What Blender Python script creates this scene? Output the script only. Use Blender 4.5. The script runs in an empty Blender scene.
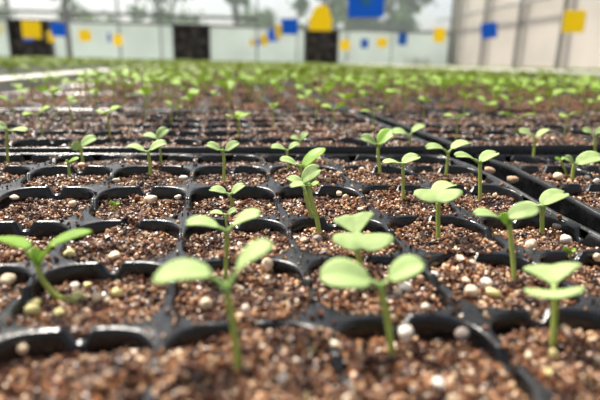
import bpy, math, random
import numpy as np
from mathutils import Vector, Matrix
random.seed(7)
rng = np.random.default_rng(11)
C = bpy.context.scene.collection
U = 0.044                                   # one tray cell, metres
BED = 0.80                                  # rim height of the far trays above the floor
# ------------------------------------------------------------------ camera
F, PITCH, YAW, ROLL = 494.967, 0.2739, 0.1482, 0.0208
H, X0, Y0 = 1.3694, -2.4851, 7.8293         # in cells: camera height over rims, tray column 0, far rim of the front trays
cy, sy, cp, sp = math.cos(YAW), math.sin(YAW), math.cos(PITCH), math.sin(PITCH)
FW = np.array([sy*cp, cy*cp, -sp]); RT = np.array([cy, -sy, 0.0]); UP = np.cross(RT, FW)
cr, sr = math.cos(ROLL), math.sin(ROLL)
RT, UP = cr*RT + sr*UP, -sr*RT + cr*UP
CAM = np.array([0.0, 0.0, BED + H*U])
cd = bpy.data.cameras.new('camera'); cam = bpy.data.objects.new('camera', cd); C.objects.link(cam)
M = Matrix(((RT[0], UP[0], -FW[0], CAM[0]), (RT[1], UP[1], -FW[1], CAM[1]), (RT[2], UP[2], -FW[2], CAM[2]), (0, 0, 0, 1)))
cam.matrix_world = M
cd.sensor_fit = 'HORIZONTAL'; cd.sensor_width = 36.0; cd.lens = F*36/600
cd.clip_start = 0.005; cd.clip_end = 200
cd.dof.use_dof = True; cd.dof.focus_distance = 0.243; cd.dof.aperture_fstop = 8.0; cd.dof.aperture_blades = 0
bpy.context.scene.camera = cam

def ray(px, py): return FW + RT*(px-300)/F - UP*(py-200)/F
def project(P):
    d = np.asarray(P, float) - CAM
    z = d @ FW
    z = np.where(np.abs(z) < 1e-6, 1e-6, z)
    return 300 + F*(d @ RT)/z, 200 - F*(d @ UP)/z, z
def at_depth(px, py, zc): return CAM + ray(px, py)*zc

# ------------------------------------------------------------------ the lie of the trays (cells -> world)
ZS = [-0.0874, -0.0492, -0.0883, -0.1801, -0.2093, -0.2232, -0.2371]
TX, TW = -0.0072, 0.0138
PITCHJ = 6.17                                # one tray row to the next
def front_map(i, j, z):                      # front trays sag towards the viewer
    i = np.asarray(i, float); j = np.asarray(j, float)
    zj = np.interp(j, np.arange(7), ZS)
    X = X0 + i + TW*j; Y = Y0 - j - TW*(i-2); Z = z + zj + TX*(i-2)
    return np.stack(np.broadcast_arrays(X*U, Y*U, BED + Z*U), -1)
def flat_map(i, j, z):
    X = X0 + np.asarray(i, float); Y = Y0 - np.asarray(j, float)
    return np.stack(np.broadcast_arrays(X*U, Y*U, BED + np.asarray(z, float)*U), -1)
TH = 0.05
def gap_map(a, b, z):                        # front tray across the gap
    a = np.asarray(a, float); b = np.asarray(b, float)
    return front_map(6.72 + a*math.cos(TH) - b*math.sin(TH), b*math.cos(TH) + a*math.sin(TH)*0.3, z)
def ground(px, py, dz=-0.07):
    """where the line of sight meets the soil: (world point, i, j, depth)"""
    d = ray(px, py); z = -H + dz
    for _ in range(12):
        P = d*(z/d[2]); i, j = P[0]-X0, Y0-P[1]
        z = -H + dz + (float(np.interp(j, np.arange(7), ZS)) + TX*(i-2) if j > 0 else 0.0)
    W = CAM + P*U
    return W, i, j, float((W-CAM) @ FW)

# ------------------------------------------------------------------ materials
def mat(name):
    m = bpy.data.materials.new(name); m.use_nodes = True
    nt = m.node_tree; nt.nodes.clear()
    out = nt.nodes.new('ShaderNodeOutputMaterial')
    return m, nt, out
def N(nt, t, **kw):
    n = nt.nodes.new(t)
    for k, v in kw.items():
        if k in n.inputs: n.inputs[k].default_value = v
        else: setattr(n, k, v)
    return n
def ramp(nt, fac, stops, interp='LINEAR'):
    r = nt.nodes.new('ShaderNodeValToRGB'); r.color_ramp.interpolation = interp
    e = r.color_ramp.elements
    while len(e) < len(stops): e.new(0.5)
    for k, (p, c) in enumerate(stops): e[k].position = p; e[k].color = (*c, 1)
    nt.links.new(fac, r.inputs[0]); return r.outputs[0]
def noise(nt, scale, detail=3, coord='Object'):
    tc = nt.nodes.new('ShaderNodeTexCoord'); n = nt.nodes.new('ShaderNodeTexNoise')
    n.inputs['Scale'].default_value = scale; n.inputs['Detail'].default_value = detail
    nt.links.new(tc.outputs[coord], n.inputs['Vector']); return n.outputs['Fac']
def simple(name, col, rough=0.5, scale=None, var=0.25, spec=0.5, metal=0.0, bump=0.0, bscale=60):
    m, nt, out = mat(name)
    p = N(nt, 'ShaderNodeBsdfPrincipled', Roughness=rough, Metallic=metal)
    p.inputs['Specular IOR Level'].default_value = spec
    p.inputs['Base Color'].default_value = (*col, 1)
    if scale:
        c = ramp(nt, noise(nt, scale), [(0.3, tuple(v*(1-var) for v in col)), (0.7, tuple(min(1, v*(1+var)) for v in col))])
        nt.links.new(c, p.inputs['Base Color'])
    if bump:
        b = N(nt, 'ShaderNodeBump', Strength=bump, Distance=0.001)
        nt.links.new(noise(nt, bscale), b.inputs['Height']); nt.links.new(b.outputs[0], p.inputs['Normal'])
    nt.links.new(p.outputs[0], out.inputs[0]); return m
def leafy(name, base, trans, tmix=0.4, rough=0.45, scale=300, spec=0.4):
    m, nt, out = mat(name)
    p = N(nt, 'ShaderNodeBsdfPrincipled', Roughness=rough); p.inputs['Specular IOR Level'].default_value = spec
    oi = nt.nodes.new('ShaderNodeObjectInfo'); geo = nt.nodes.new('ShaderNodeNewGeometry')
    add = N(nt, 'ShaderNodeMath', operation='ADD'); nt.links.new(noise(nt, scale), add.inputs[0])
    sc = N(nt, 'ShaderNodeMath', operation='MULTIPLY_ADD'); nt.links.new(oi.outputs['Random'], sc.inputs[0]); sc.inputs[1].default_value = 0.5; sc.inputs[2].default_value = -0.25
    s2 = N(nt, 'ShaderNodeMath', operation='MULTIPLY_ADD'); nt.links.new(geo.outputs['Random Per Island'], s2.inputs[0]); s2.inputs[1].default_value = 0.3; nt.links.new(sc.outputs[0], s2.inputs[2])
    nt.links.new(s2.outputs[0], add.inputs[1])
    d = tuple(v*0.78 for v in base); l = tuple(min(1, v*1.22+0.02) for v in base)
    c = ramp(nt, add.outputs[0], [(0.25, d), (0.85, l)])
    nt.links.new(c, p.inputs['Base Color'])
    t = N(nt, 'ShaderNodeBsdfTranslucent'); t.inputs['Color'].default_value = (*trans, 1)
    mx = N(nt, 'ShaderNodeMixShader'); mx.inputs[0].default_value = tmix
    nt.links.new(p.outputs[0], mx.inputs[1]); nt.links.new(t.outputs[0], mx.inputs[2])
    nt.links.new(mx.outputs[0], out.inputs[0]); return m

LEAF = leafy('cotyledon_green', (0.40, 0.52, 0.21), (0.44, 0.61, 0.12), 0.35, 0.6, 250, 0.2)
LEAF2 = leafy('young_leaf_green', (0.26, 0.44, 0.05), (0.50, 0.70, 0.04), 0.45, 0.45, 250)
SMALL = leafy('small_seedling_green', (0.33, 0.48, 0.09), (0.48, 0.66, 0.06), 0.40, 0.55, 250, 0.25)
STEM = leafy('stem_green', (0.36, 0.42, 0.09), (0.5, 0.55, 0.08), 0.35, 0.4, 200)
FARLEAF = leafy('far_leaf_green', (0.18, 0.245, 0.040), (0.30, 0.38, 0.028), 0.40, 0.6, 30, 0.2)
TREELEAF = leafy('tree_leaf_green', (0.06, 0.11, 0.05), (0.12, 0.22, 0.05), 0.35, 0.5, 2)
BARK = simple('bark', (0.08, 0.07, 0.06), 0.9, 8)

def plastic():
    m, nt, out = mat('black_tray_plastic')
    p = N(nt, 'ShaderNodeBsdfPrincipled'); p.inputs['Specular IOR Level'].default_value = 0.42
    n = noise(nt, 140, 6)
    nt.links.new(ramp(nt, n, [(0.42, (0.004, 0.004, 0.0045)), (0.66, (0.007, 0.007, 0.0075)), (0.80, (0.045, 0.037, 0.030))]), p.inputs['Base Color'])
    nt.links.new(ramp(nt, n, [(0.35, (0.20,)*3), (0.75, (0.42,)*3)]), p.inputs['Roughness'])
    b = N(nt, 'ShaderNodeBump', Strength=0.25, Distance=0.0006)
    nt.links.new(noise(nt, 420, 4), b.inputs['Height']); nt.links.new(b.outputs[0], p.inputs['Normal'])
    nt.links.new(p.outputs[0], out.inputs[0]); return m
PLASTIC = plastic()

SOILCOL = [(0.0, (0.020, 0.007, 0.003)), (0.28, (0.065, 0.020, 0.008)), (0.52, (0.165, 0.056, 0.020)), (0.72, (0.32, 0.135, 0.052)), (0.86, (0.52, 0.29, 0.14)), (0.95, (0.72, 0.51, 0.31)), (1.0, (0.84, 0.70, 0.50))]
def grain_mat():
    m, nt, out = mat('potting_mix_grains')
    p = N(nt, 'ShaderNodeBsdfPrincipled', Roughness=0.36); p.inputs['Specular IOR Level'].default_value = 0.5
    geo = nt.nodes.new('ShaderNodeNewGeometry')
    mx = N(nt, 'ShaderNodeMix', data_type='RGBA', blend_type='MULTIPLY'); mx.inputs[0].default_value = 1.0      # damp and dry patches
    nt.links.new(ramp(nt, geo.outputs['Random Per Island'], SOILCOL), mx.inputs[6])
    nt.links.new(ramp(nt, noise(nt, 75, 4), [(0.36, (0.36, 0.33, 0.32)), (0.50, (0.85, 0.83, 0.82)), (0.62, (1.0, 1.0, 1.0))]), mx.inputs[7])
    nt.links.new(mx.outputs[2], p.inputs['Base Color'])
    nt.links.new(p.outputs[0], out.inputs[0]); return m
def soil_mat():
    m, nt, out = mat('potting_mix')
    p = N(nt, 'ShaderNodeBsdfPrincipled', Roughness=0.9); p.inputs['Specular IOR Level'].default_value = 0.12
    tc = nt.nodes.new('ShaderNodeTexCoord'); v = nt.nodes.new('ShaderNodeTexVoronoi'); v.inputs['Scale'].default_value = 520
    nt.links.new(tc.outputs['Object'], v.inputs['Vector'])
    sep = nt.nodes.new('ShaderNodeSeparateColor'); nt.links.new(v.outputs['Color'], sep.inputs[0])
    nt.links.new(ramp(nt, sep.outputs[0], [(0.0, (0.014, 0.006, 0.003)), (0.45, (0.045, 0.018, 0.009)), (0.75, (0.12, 0.052, 0.026)), (0.92, (0.30, 0.16, 0.09)), (1.0, (0.50, 0.34, 0.22))]), p.inputs['Base Color'])  # dark peat below the grains, with shade of crevices put into the colours
    b = N(nt, 'ShaderNodeBump', Strength=1.0, Distance=0.002); b.invert = True
    nt.links.new(v.outputs['Distance'], b.inputs['Height']); nt.links.new(b.outputs[0], p.inputs['Normal'])
    nt.links.new(p.outputs[0], out.inputs[0]); return m
GRAIN, SOIL = grain_mat(), soil_mat()
CREAM = simple('perlite_cream', (0.72, 0.56, 0.38), 0.6, 500, 0.35, bump=0.6, bscale=900)
WHITE = simple('perlite_white', (0.80, 0.70, 0.58), 0.6, 500, 0.25, bump=0.6, bscale=900)
YELLOW = simple('perlite_yellow', (0.70, 0.60, 0.26), 0.6, 400, 0.25, bump=0.6, bscale=900)
GREY = simple('stone_grey', (0.26, 0.21, 0.18), 0.6, 400, 0.3, bump=0.6, bscale=900)
TAN = simple('chip_tan', (0.50, 0.32, 0.19), 0.6, 400, 0.3, bump=0.6, bscale=900)
MOSS = simple('mossy_lump', (0.52, 0.46, 0.20), 0.8, 500, 0.35, bump=0.8, bscale=900)

# ------------------------------------------------------------------ object helpers
def mesh(name, V, faces, m=None, smooth=True, parent=None, origin=None):
    V = np.asarray(V, float)
    me = bpy.data.meshes.new(name)
    if isinstance(faces, np.ndarray):
        n, k = faces.shape
        me.vertices.add(len(V)); me.loops.add(n*k); me.polygons.add(n)
        o_ = np.zeros(3) if origin is None else np.asarray(origin)
        me.vertices.foreach_set('co', (V - o_).astype(np.float32).ravel())
        me.loops.foreach_set('vertex_index', faces.astype(np.int32).ravel())
        me.polygons.foreach_set('loop_start', (np.arange(n)*k).astype(np.int32))
        me.update(calc_edges=True)
    else:
        o_ = np.zeros(3) if origin is None else np.asarray(origin)
        me.from_pydata((V - o_).tolist(), [], faces); me.update()
    if smooth: me.polygons.foreach_set('use_smooth', np.ones(len(me.polygons), bool))
    if m: me.materials.append(m)
    o = bpy.data.objects.new(name, me); C.objects.link(o)
    if parent is not None: o.parent = parent
    elif origin is not None: o.location = origin
    return o
def tag(o, label=None, cat=None, group=None, kind=None):
    if label: o['label'] = label
    if cat: o['category'] = cat
    if group: o['group'] = group
    if kind: o['kind'] = kind
    return o
def thing(name, loc, label, cat, group=None):
    o = bpy.data.objects.new(name, None); C.objects.link(o); o.location = loc; o.empty_display_size = 0.01
    return tag(o, label, cat, group)
def box(x0, x1, y0, y1, z0, z1):
    V = [(x, y, z) for x in (x0, x1) for y in (y0, y1) for z in (z0, z1)]
    return V, [(0, 1, 3, 2), (4, 6, 7, 5), (0, 4, 5, 1), (2, 3, 7, 6), (0, 2, 6, 4), (1, 5, 7, 3)]
def joinm(parts):
    V, Fs = [], []
    for v, f in parts:
        n = len(V); V += [tuple(p) for p in v]; Fs += [tuple(a+n for a in q) for q in f]
    return V, Fs
def tube(pts, radii, n=8, cap=True):
    pts = [np.asarray(p, float) for p in pts]; V, Fs = [], []
    ref = None
    for k, p in enumerate(pts):
        t = pts[min(k+1, len(pts)-1)] - pts[max(k-1, 0)]; t = t/(np.linalg.norm(t)+1e-12)
        if ref is None: ref = np.array([1, 0, 0]) if abs(t[0]) < 0.8 else np.array([0, 1, 0])
        a = ref - t*(ref @ t); a /= np.linalg.norm(a); b = np.cross(t, a); ref = a
        for q in range(n):
            an = 2*math.pi*q/n; V.append(p + radii[k]*(math.cos(an)*a + math.sin(an)*b))
    for k in range(len(pts)-1):
        for q in range(n):
            Fs.append((k*n+q, k*n+(q+1) % n, (k+1)*n+(q+1) % n, (k+1)*n+q))
    if cap: Fs.append(tuple(range(n))[::-1]); Fs.append(tuple((len(pts)-1)*n+q for q in range(n)))
    return V, Fs
def spline(P, n=5):
    P = [np.asarray(p, float) for p in P]
    if len(P) < 3: return [P[0]+(P[-1]-P[0])*t for t in np.linspace(0, 1, n)]
    Q = [2*P[0]-P[1]] + P + [2*P[-1]-P[-2]]; out = []
    for k in range(1, len(Q)-2):
        for t in np.linspace(0, 1, n, endpoint=False):
            a, b, c, d = Q[k-1:k+3]
            out.append(0.5*(2*b + (c-a)*t + (2*a-5*b+4*c-d)*t*t + (3*b-a-3*c+d)*t**3))
    return out + [P[-1]]

# ------------------------------------------------------------------ trays
def round_square(h, r, n4):
    """n points on a rounded square, one per ray through an evenly split outer square"""
    out, sq = [], []
    for side in range(4):
        for k in range(n4):
            s = -0.5 + k/n4
            x, y = 0.5, s
            t = h/0.5; X, Y = h, s*t
            if abs(Y) > h-r:
                c = h-r; dx, dy = x, abs(y)
                A = dx*dx+dy*dy; B = -2*c*(dx+dy); D = 2*c*c-r*r
                q = (-B+math.sqrt(max(0, B*B-4*A*D)))/(2*A); X, Y = q*x, q*y
            ca, sa = [(1, 0), (0, 1), (-1, 0), (0, -1)][side]
            out.append((ca*X-sa*Y, sa*X+ca*Y)); sq.append((ca*x-sa*y, sa*x+ca*y))
    return np.array(out), np.array(sq)
def cell_sheet(nc, nr, n4, fine=True):
    lv = ([(0.484, 0.28, 0.006), (0.472, 0.275, -0.005), (0.463, 0.27, -0.03), (0.454, 0.262, -0.16), (0.39, 0.19, -0.95)] if fine else
          [(0.475, 0.22, 0.0), (0.455, 0.21, -0.04), (0.40, 0.17, -0.95)])
    rings = [round_square(h, r, n4)[0] for h, r, _ in lv]; sq = round_square(0.48, 0.2, n4)[1]
    n = 4*n4
    Vc, Fc = [], []
    s_of = np.minimum(np.abs(sq[:, 0]), np.abs(sq[:, 1]))
    notch = np.where(s_of < 0.06, 0.085, 0) if fine else np.zeros(n)
    Vc.append(np.c_[sq, 0.0 - notch])
    for k, (R, (h, r, z)) in enumerate(zip(rings, lv)):
        Vc.append(np.c_[R, np.full(n, z) - (notch if k < 2 else notch*0.7 if k < 3 else 0)])
    L = len(Vc); Vc = np.concatenate(Vc)
    for k in range(L-1):
        for q in range(n): Fc.append((k*n+q, (k+1)*n+q, (k+1)*n+(q+1) % n, k*n+(q+1) % n))
    bottom = len(Vc); Vc = np.r_[Vc, [[0, 0, lv[-1][2]]]]
    V, Fq, Ft = [], [], []
    Fc = np.array(Fc)[:, ::-1]
    tri = np.array([((L-1)*n+q, (L-1)*n+(q+1) % n, bottom, bottom) for q in range(n)])
    for a in range(nc):
        for b in range(nr):
            base = (a*nr+b)*len(Vc)
            V.append(Vc*[1, 1, 1] + [a+0.5, b+0.5, 0]); Fq.append(Fc + base); Ft.append(tri[:, :3] + base)
    V = np.concatenate(V)
    faces = [tuple(f) for f in np.concatenate(Fq)] + [tuple(f) for f in np.concatenate(Ft)]
    return V, faces
def rim_strip(nc, nr, step=0.5):
    prof = [(0.0, -0.006), (0.018, 0.018), (0.042, 0.018), (0.058, -0.004), (0.066, -0.05), (0.072, -0.42)]
    path = []
    for t in np.arange(0, nc, step): path.append((t, 0, 0, -1))
    for t in np.arange(0, nr, step): path.append((nc, t, 1, 0))
    for t in np.arange(nc, 0, -step): path.append((t, nr, 0, 1))
    for t in np.arange(nr, 0, -step): path.append((0, t, -1, 0))
    V = []
    for (a, b, nx, ny) in path:
        if (a in (0, nc)) and (b in (0, nr)):
            nx = -1 if a == 0 else 1; ny = -1 if b == 0 else 1
        for o, z in prof: V.append((a+nx*o, b+ny*o, z))
    k = len(prof); n = len(path); Fs = []
    for p in range(n):
        for q in range(k-1):
            Fs.append((p*k+q, ((p+1) % n)*k+q, ((p+1) % n)*k+q+1, p*k+q+1))
    return np.array(V), Fs
def mesh_from(name, Vl, Fs, fmap, origin, parent):
    P = fmap(Vl[:, 0], Vl[:, 1], Vl[:, 2])
    return mesh(name, P, Fs, PLASTIC, True, parent, origin)

ORD = ['first', 'second', 'third', 'fourth', 'fifth', 'sixth', 'seventh', 'eighth', 'ninth', 'tenth', 'eleventh', 'twelfth', 'thirteenth', 'fourteenth', 'fifteenth', 'sixteenth', 'seventeenth', 'eighteenth', 'nineteenth', 'twentieth']
def nth(k):
    return ORD[k-1] if k <= 20 else ('twenty ' + ORD[k-21] if k < 40 else str(k))
KROWS = 28
FILES = {'main': (-6.0, 12), 'gap': (6.42, 12), 'third': (18.62, 12)}
FILE_TEXT = {'main': 'file along the white strip', 'gap': 'first file across the gap', 'third': 'second file across the gap'}
def make_tray(fmap, org, nc, n4, label, fine):
    o = thing('seedling_tray', org, label, 'tray', 'black seedling trays')
    V, Fs = cell_sheet(nc, 6, n4, fine); mesh_from('cell_sheet', V, Fs, fmap, org, o)
    V, Fs = rim_strip(nc, 6); mesh_from('rim', V, Fs, fmap, org, o)
    return o
front_main = lambda a, b, z: front_map(np.asarray(a)-6.0, b, z)
make_tray(front_main, front_main(6.0, 3.0, -0.8), 12, 24, 'black plastic seedling tray at the front, its far rim the shining double line', True)
make_tray(gap_map, gap_map(6.0, 3.0, -0.8), 12, 24, 'black seedling tray beside the front tray, across the dark diagonal gap', True)
def kmap(file, k):
    a0 = FILES[file][0]; dx = 0.12*math.sin(k*2.3+a0) - (0.16 if k > 1 and file != 'main' else 0.0); jog = 0.0 if (k == 1 and file == 'main') else 0.05*math.sin(k*5.1+a0)
    if k == 1 and file == 'main': dx = 0.0
    return lambda a, b, z: flat_map(a0+dx+np.asarray(a), np.asarray(b) - PITCHJ*k + jog, z)
def visible_tray(file, k):
    a0, nc = FILES[file]; fm = kmap(file, k)
    A, B = np.meshgrid(np.linspace(0, nc, 13), np.linspace(0, 6, 7)); P = fm(A.ravel(), B.ravel(), 0.3)
    x, y, z = project(P); return bool(((x > -25) & (x < 625) & (y < 420) & (z > 0.02)).any())
proto = {}
TRAYS = []
for k in range(1, KROWS+1):
    for file, (a0, nc) in FILES.items():
        if not visible_tray(file, k): continue
        fm = kmap(file, k); org = fm(nc/2, 3.0, -0.8); TRAYS.append((file, k))
        lab = 'black seedling tray, %s tray row behind the front, %s' % (nth(k), FILE_TEXT[file])
        key = (nc, 'mid' if k <= 2 else 'far')
        if key not in proto:
            proto[key] = make_tray(fm, org, nc, 16 if k <= 2 else 6, lab, k <= 2)
            continue
        o = proto[key].copy(); C.objects.link(o); o.location = org; o['label'] = lab
        for ch in proto[key].children:
            c = ch.copy(); C.objects.link(c); c.parent = o

# ------------------------------------------------------------------ potting soil
def vnoise(x, y, seed):
    xi = np.floor(x).astype(int); yi = np.floor(y).astype(int); fx = x-xi; fy = y-yi
    fx = fx*fx*(3-2*fx); fy = fy*fy*(3-2*fy)
    def h(a, b):
        n = (a*374761393 + b*668265263 + seed*1442695041) & 0x7fffffff
        n = ((n ^ (n >> 13))*1274126177) & 0x7fffffff
        return ((n ^ (n >> 16)) & 0xffff)/65535.0
    return (h(xi, yi)*(1-fx)+h(xi+1, yi)*fx)*(1-fy) + (h(xi, yi+1)*(1-fx)+h(xi+1, yi+1)*fx)*fy
MOUNDS = [  # (column, row, radius, height): soil that lies over the ridges of the front tray
    (3.40, 4.0, 0.34, 0.11), (2.55, 4.0, 0.26, 0.11), (3.0, 4.62, 0.2, 0.07), (2.65, 4.98, 0.42, 0.07), (2.1, 4.3, 0.24, 0.08), (1.05, 3.55, 0.2, 0.07), (1.95, 3.62, 0.18, 0.08),
    (1.35, 2.02, 0.16, 0.08), (3.45, 1.0, 0.36, 0.11), (4.4, 2.0, 0.3, 0.09), (4.2, 1.4, 0.26, 0.09), (3.0, 3.6, 0.16, 0.06), (1.55, 1.02, 0.2, 0.10), (0.45, 1.5, 0.2, 0.07),
    (4.4, 4.02, 0.28, 0.10), (5.0, 4.5, 0.18, 0.08), (1.9, 5.45, 0.3, 0.12), (3.0, 5.25, 0.16, 0.10), (3.0, 5.75, 0.18, 0.10), (0.6, 4.98, 0.10, 0.11), (0.45, 4.0, 0.10, 0.11),
    (1.45, 3.0, 0.16, 0.09), (4.0, 0.5, 0.3, 0.09), (3.0, 0.55, 0.2, 0.07), (1.0, 0.4, 0.3, 0.08), (5.0, 1.5, 0.22, 0.09), (5.0, 2.5, 0.16, 0.08), (4.45, 3.02, 0.14, 0.09), (3.95, 2.5, 0.16, 0.08)]
def soil_h(a, b, seed, mounds=(), lift=0.0):
    ca, cb = np.floor(a), np.floor(b); la, lb = a-ca-0.5, b-cb-0.5
    cell = vnoise(ca*3.7+0.5, cb*5.3+0.5, seed)
    h = -0.138 + lift + 0.035*cell + 0.03*(lb+0.1) - 0.03*np.clip(-lb-0.3, 0, 1)*5 + 0.05*(vnoise(a*3, b*3, seed+1)-0.5) + 0.05*(vnoise(a*9, b*9, seed+2)-0.5) + 0.03*(vnoise(a*17, b*17, seed+3)-0.5)
    if lift > 0: h = h + 0.16*(vnoise(a*1.3, b*1.3, seed+5)-0.5)
    h = h + 0.025*(1-np.clip((la**2+lb**2)*4, 0, 1))
    for (mi, mj, r, hh) in mounds:
        h = h + hh*np.exp(-(((a-mi-6)**2+(b-mj)**2)/(r*r)))
    return np.minimum(h, 0.05)
phi = (1+5**0.5)/2
ICO = np.array([(-1, phi, 0), (1, phi, 0), (-1, -phi, 0), (1, -phi, 0), (0, -1, phi), (0, 1, phi), (0, -1, -phi), (0, 1, -phi), (phi, 0, -1), (phi, 0, 1), (-phi, 0, -1), (-phi, 0, 1)])/math.sqrt(1+phi*phi)
ICOF = np.array([(0, 11, 5), (0, 5, 1), (0, 1, 7), (0, 7, 10), (0, 10, 11), (1, 5, 9), (5, 11, 4), (11, 10, 2), (10, 7, 6), (7, 1, 8), (3, 9, 4), (3, 4, 2), (3, 2, 6), (3, 6, 8), (3, 8, 9), (4, 9, 5), (2, 4, 11), (6, 2, 10), (8, 6, 7), (9, 8, 1)])
def rand_rot(n):
    q = rng.normal(size=(n, 4)); q /= np.linalg.norm(q, axis=1)[:, None]; w, x, y, z = q.T
    return np.stack([np.stack([1-2*(y*y+z*z), 2*(x*y-z*w), 2*(x*z+y*w)], -1), np.stack([2*(x*y+z*w), 1-2*(x*x+z*z), 2*(y*z-x*w)], -1), np.stack([2*(x*z-y*w), 2*(y*z+x*w), 1-2*(x*x+y*y)], -1)], 1)
def grains(P, size):
    n = len(P)
    sc = size[:, None]*rng.uniform(0.55, 1.25, (n, 3))
    jit = 1 + 0.22*rng.normal(size=(n, 12, 1))
    V = ICO[None]*jit*sc[:, None, :]
    V = np.einsum('nij,nkj->nki', rand_rot(n), V) + P[:, None, :]
    Fc = ICOF[None] + (np.arange(n)*12)[:, None, None]
    return V.reshape(-1, 3), Fc.reshape(-1, 3)
def soil_object(fmap, nc, seed, label, dens, gsize, mounds=(), res=0.05, ridge=0.02, lift=0.0):
    na, nb = int(nc/res), int(6/res)
    A, B = np.meshgrid(np.linspace(0.02, nc-0.02, na+1), np.linspace(0.02, 5.98, nb+1), indexing='ij')
    h = soil_h(A, B, seed, mounds, lift)
    edge = np.minimum(np.minimum(A, nc-A), np.minimum(B, 6-B)); h = np.where(edge < 0.06, -0.16, h)
    V = fmap(A.ravel(), B.ravel(), h.ravel())
    idx = np.arange((na+1)*(nb+1)).reshape(na+1, nb+1)
    Q = np.stack([idx[:-1, :-1], idx[:-1, 1:], idx[1:, 1:], idx[1:, :-1]], -1).reshape(-1, 4)
    keep = np.ones(len(V), bool)
    T = np.concatenate([Q[:, [0, 1, 2]], Q[:, [0, 2, 3]]]); nsurf = len(T)
    org = fmap(nc/2, 3.0, -0.1)
    if dens:
        # grains where the camera, or one a step to its side, looks
        n = int(dens*nc*6); a = rng.uniform(0.05, nc-0.05, n); b = rng.uniform(0.05, 5.95, n)
        P = fmap(a, b, 0.0*a); x, y, z = project(P)
        ok = (x > -90) & (x < 690) & (y > 40) & (y < 440) & (z > 0.02)
        a, b = a[ok], b[ok]; h = soil_h(a, b, seed, mounds, lift)
        d = np.minimum(np.abs(a-np.round(a)), np.abs(b-np.round(b)))
        la, lb = np.abs(a-np.floor(a)-0.5), np.abs(b-np.floor(b)-0.5)
        corner = np.maximum(0, la-0.25)**2 + np.maximum(0, lb-0.25)**2 > 0.215**2
        on = ((d < 0.04) | corner) & (h < -0.005)
        keep = ~on | (rng.random(len(a)) < ridge)
        size = gsize*np.exp(rng.normal(0, 0.38, len(a)))
        size = np.minimum(size, gsize*2.3)
        hz = np.where(on, 0.012, h) + size*0.25 + np.where(on, 0, rng.random(len(a))*0.012)
        a, b, size, hz = a[keep], b[keep], size[keep], hz[keep]
        GV, GF = grains(fmap(a, b, hz), size*U)
        T = np.concatenate([T, GF + len(V)]); V = np.concatenate([V, GV])
    o = mesh('potting_soil', V, T, SOIL, True, None, org)
    o.data.materials.append(GRAIN)
    mi = np.zeros(len(T), np.int32); mi[nsurf:] = 1; o.data.polygons.foreach_set('material_index', mi)
    sm = np.zeros(len(T), bool); sm[:nsurf] = True; o.data.polygons.foreach_set('use_smooth', sm)
    return tag(o, label, 'soil', kind='stuff')
soil_object(front_main, 12, 3, 'reddish brown grainy potting mix filling the front tray', 2900, 0.0130, MOUNDS, 0.04, 0.045)
soil_object(gap_map, 12, 9, 'brown potting mix filling the tray across the diagonal gap', 2200, 0.0130, (), 0.05, 0.06)
soil_object(kmap('main', 1), 12, 21, 'brown potting mix in the tray directly behind the front tray', 1500, 0.0165, (), 0.06, 0.20, 0.035)
soil_object(kmap('gap', 1), 12, 27, 'brown potting mix in the second tray along the diagonal gap', 1500, 0.0165, (), 0.06, 0.20, 0.035)
def far_soil():
    VV, QQ, n0 = [], [], 0
    for file, k in TRAYS:
        if k == 1 and file in ('main', 'gap'): continue
        nc = FILES[file][1]; res = 0.12 if k < 4 else 0.25 if k < 9 else 0.5
        na, nb = int(nc/res), int(6/res)
        A, B = np.meshgrid(np.linspace(0.03, nc-0.03, na+1), np.linspace(0.03, 5.97, nb+1), indexing='ij')
        h = soil_h(A, B, k*13+int(FILES[file][0]), (), 0.085) ; V = kmap(file, k)(A.ravel(), B.ravel(), h.ravel()+0.02)
        idx = np.arange((na+1)*(nb+1)).reshape(na+1, nb+1) + n0
        QQ.append(np.stack([idx[:-1, :-1], idx[:-1, 1:], idx[1:, 1:], idx[1:, :-1]], -1).reshape(-1, 4)); VV.append(V); n0 += len(V)
        if k <= 3:
            pass
    o = mesh('potting_soil', np.concatenate(VV), np.concatenate(QQ), SOIL, True, None, np.array([0, 2.0, BED]))
    tag(o, 'brown potting mix of the far tray rows, blurred between seedlings', 'soil', kind='stuff')
far_soil()

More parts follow.
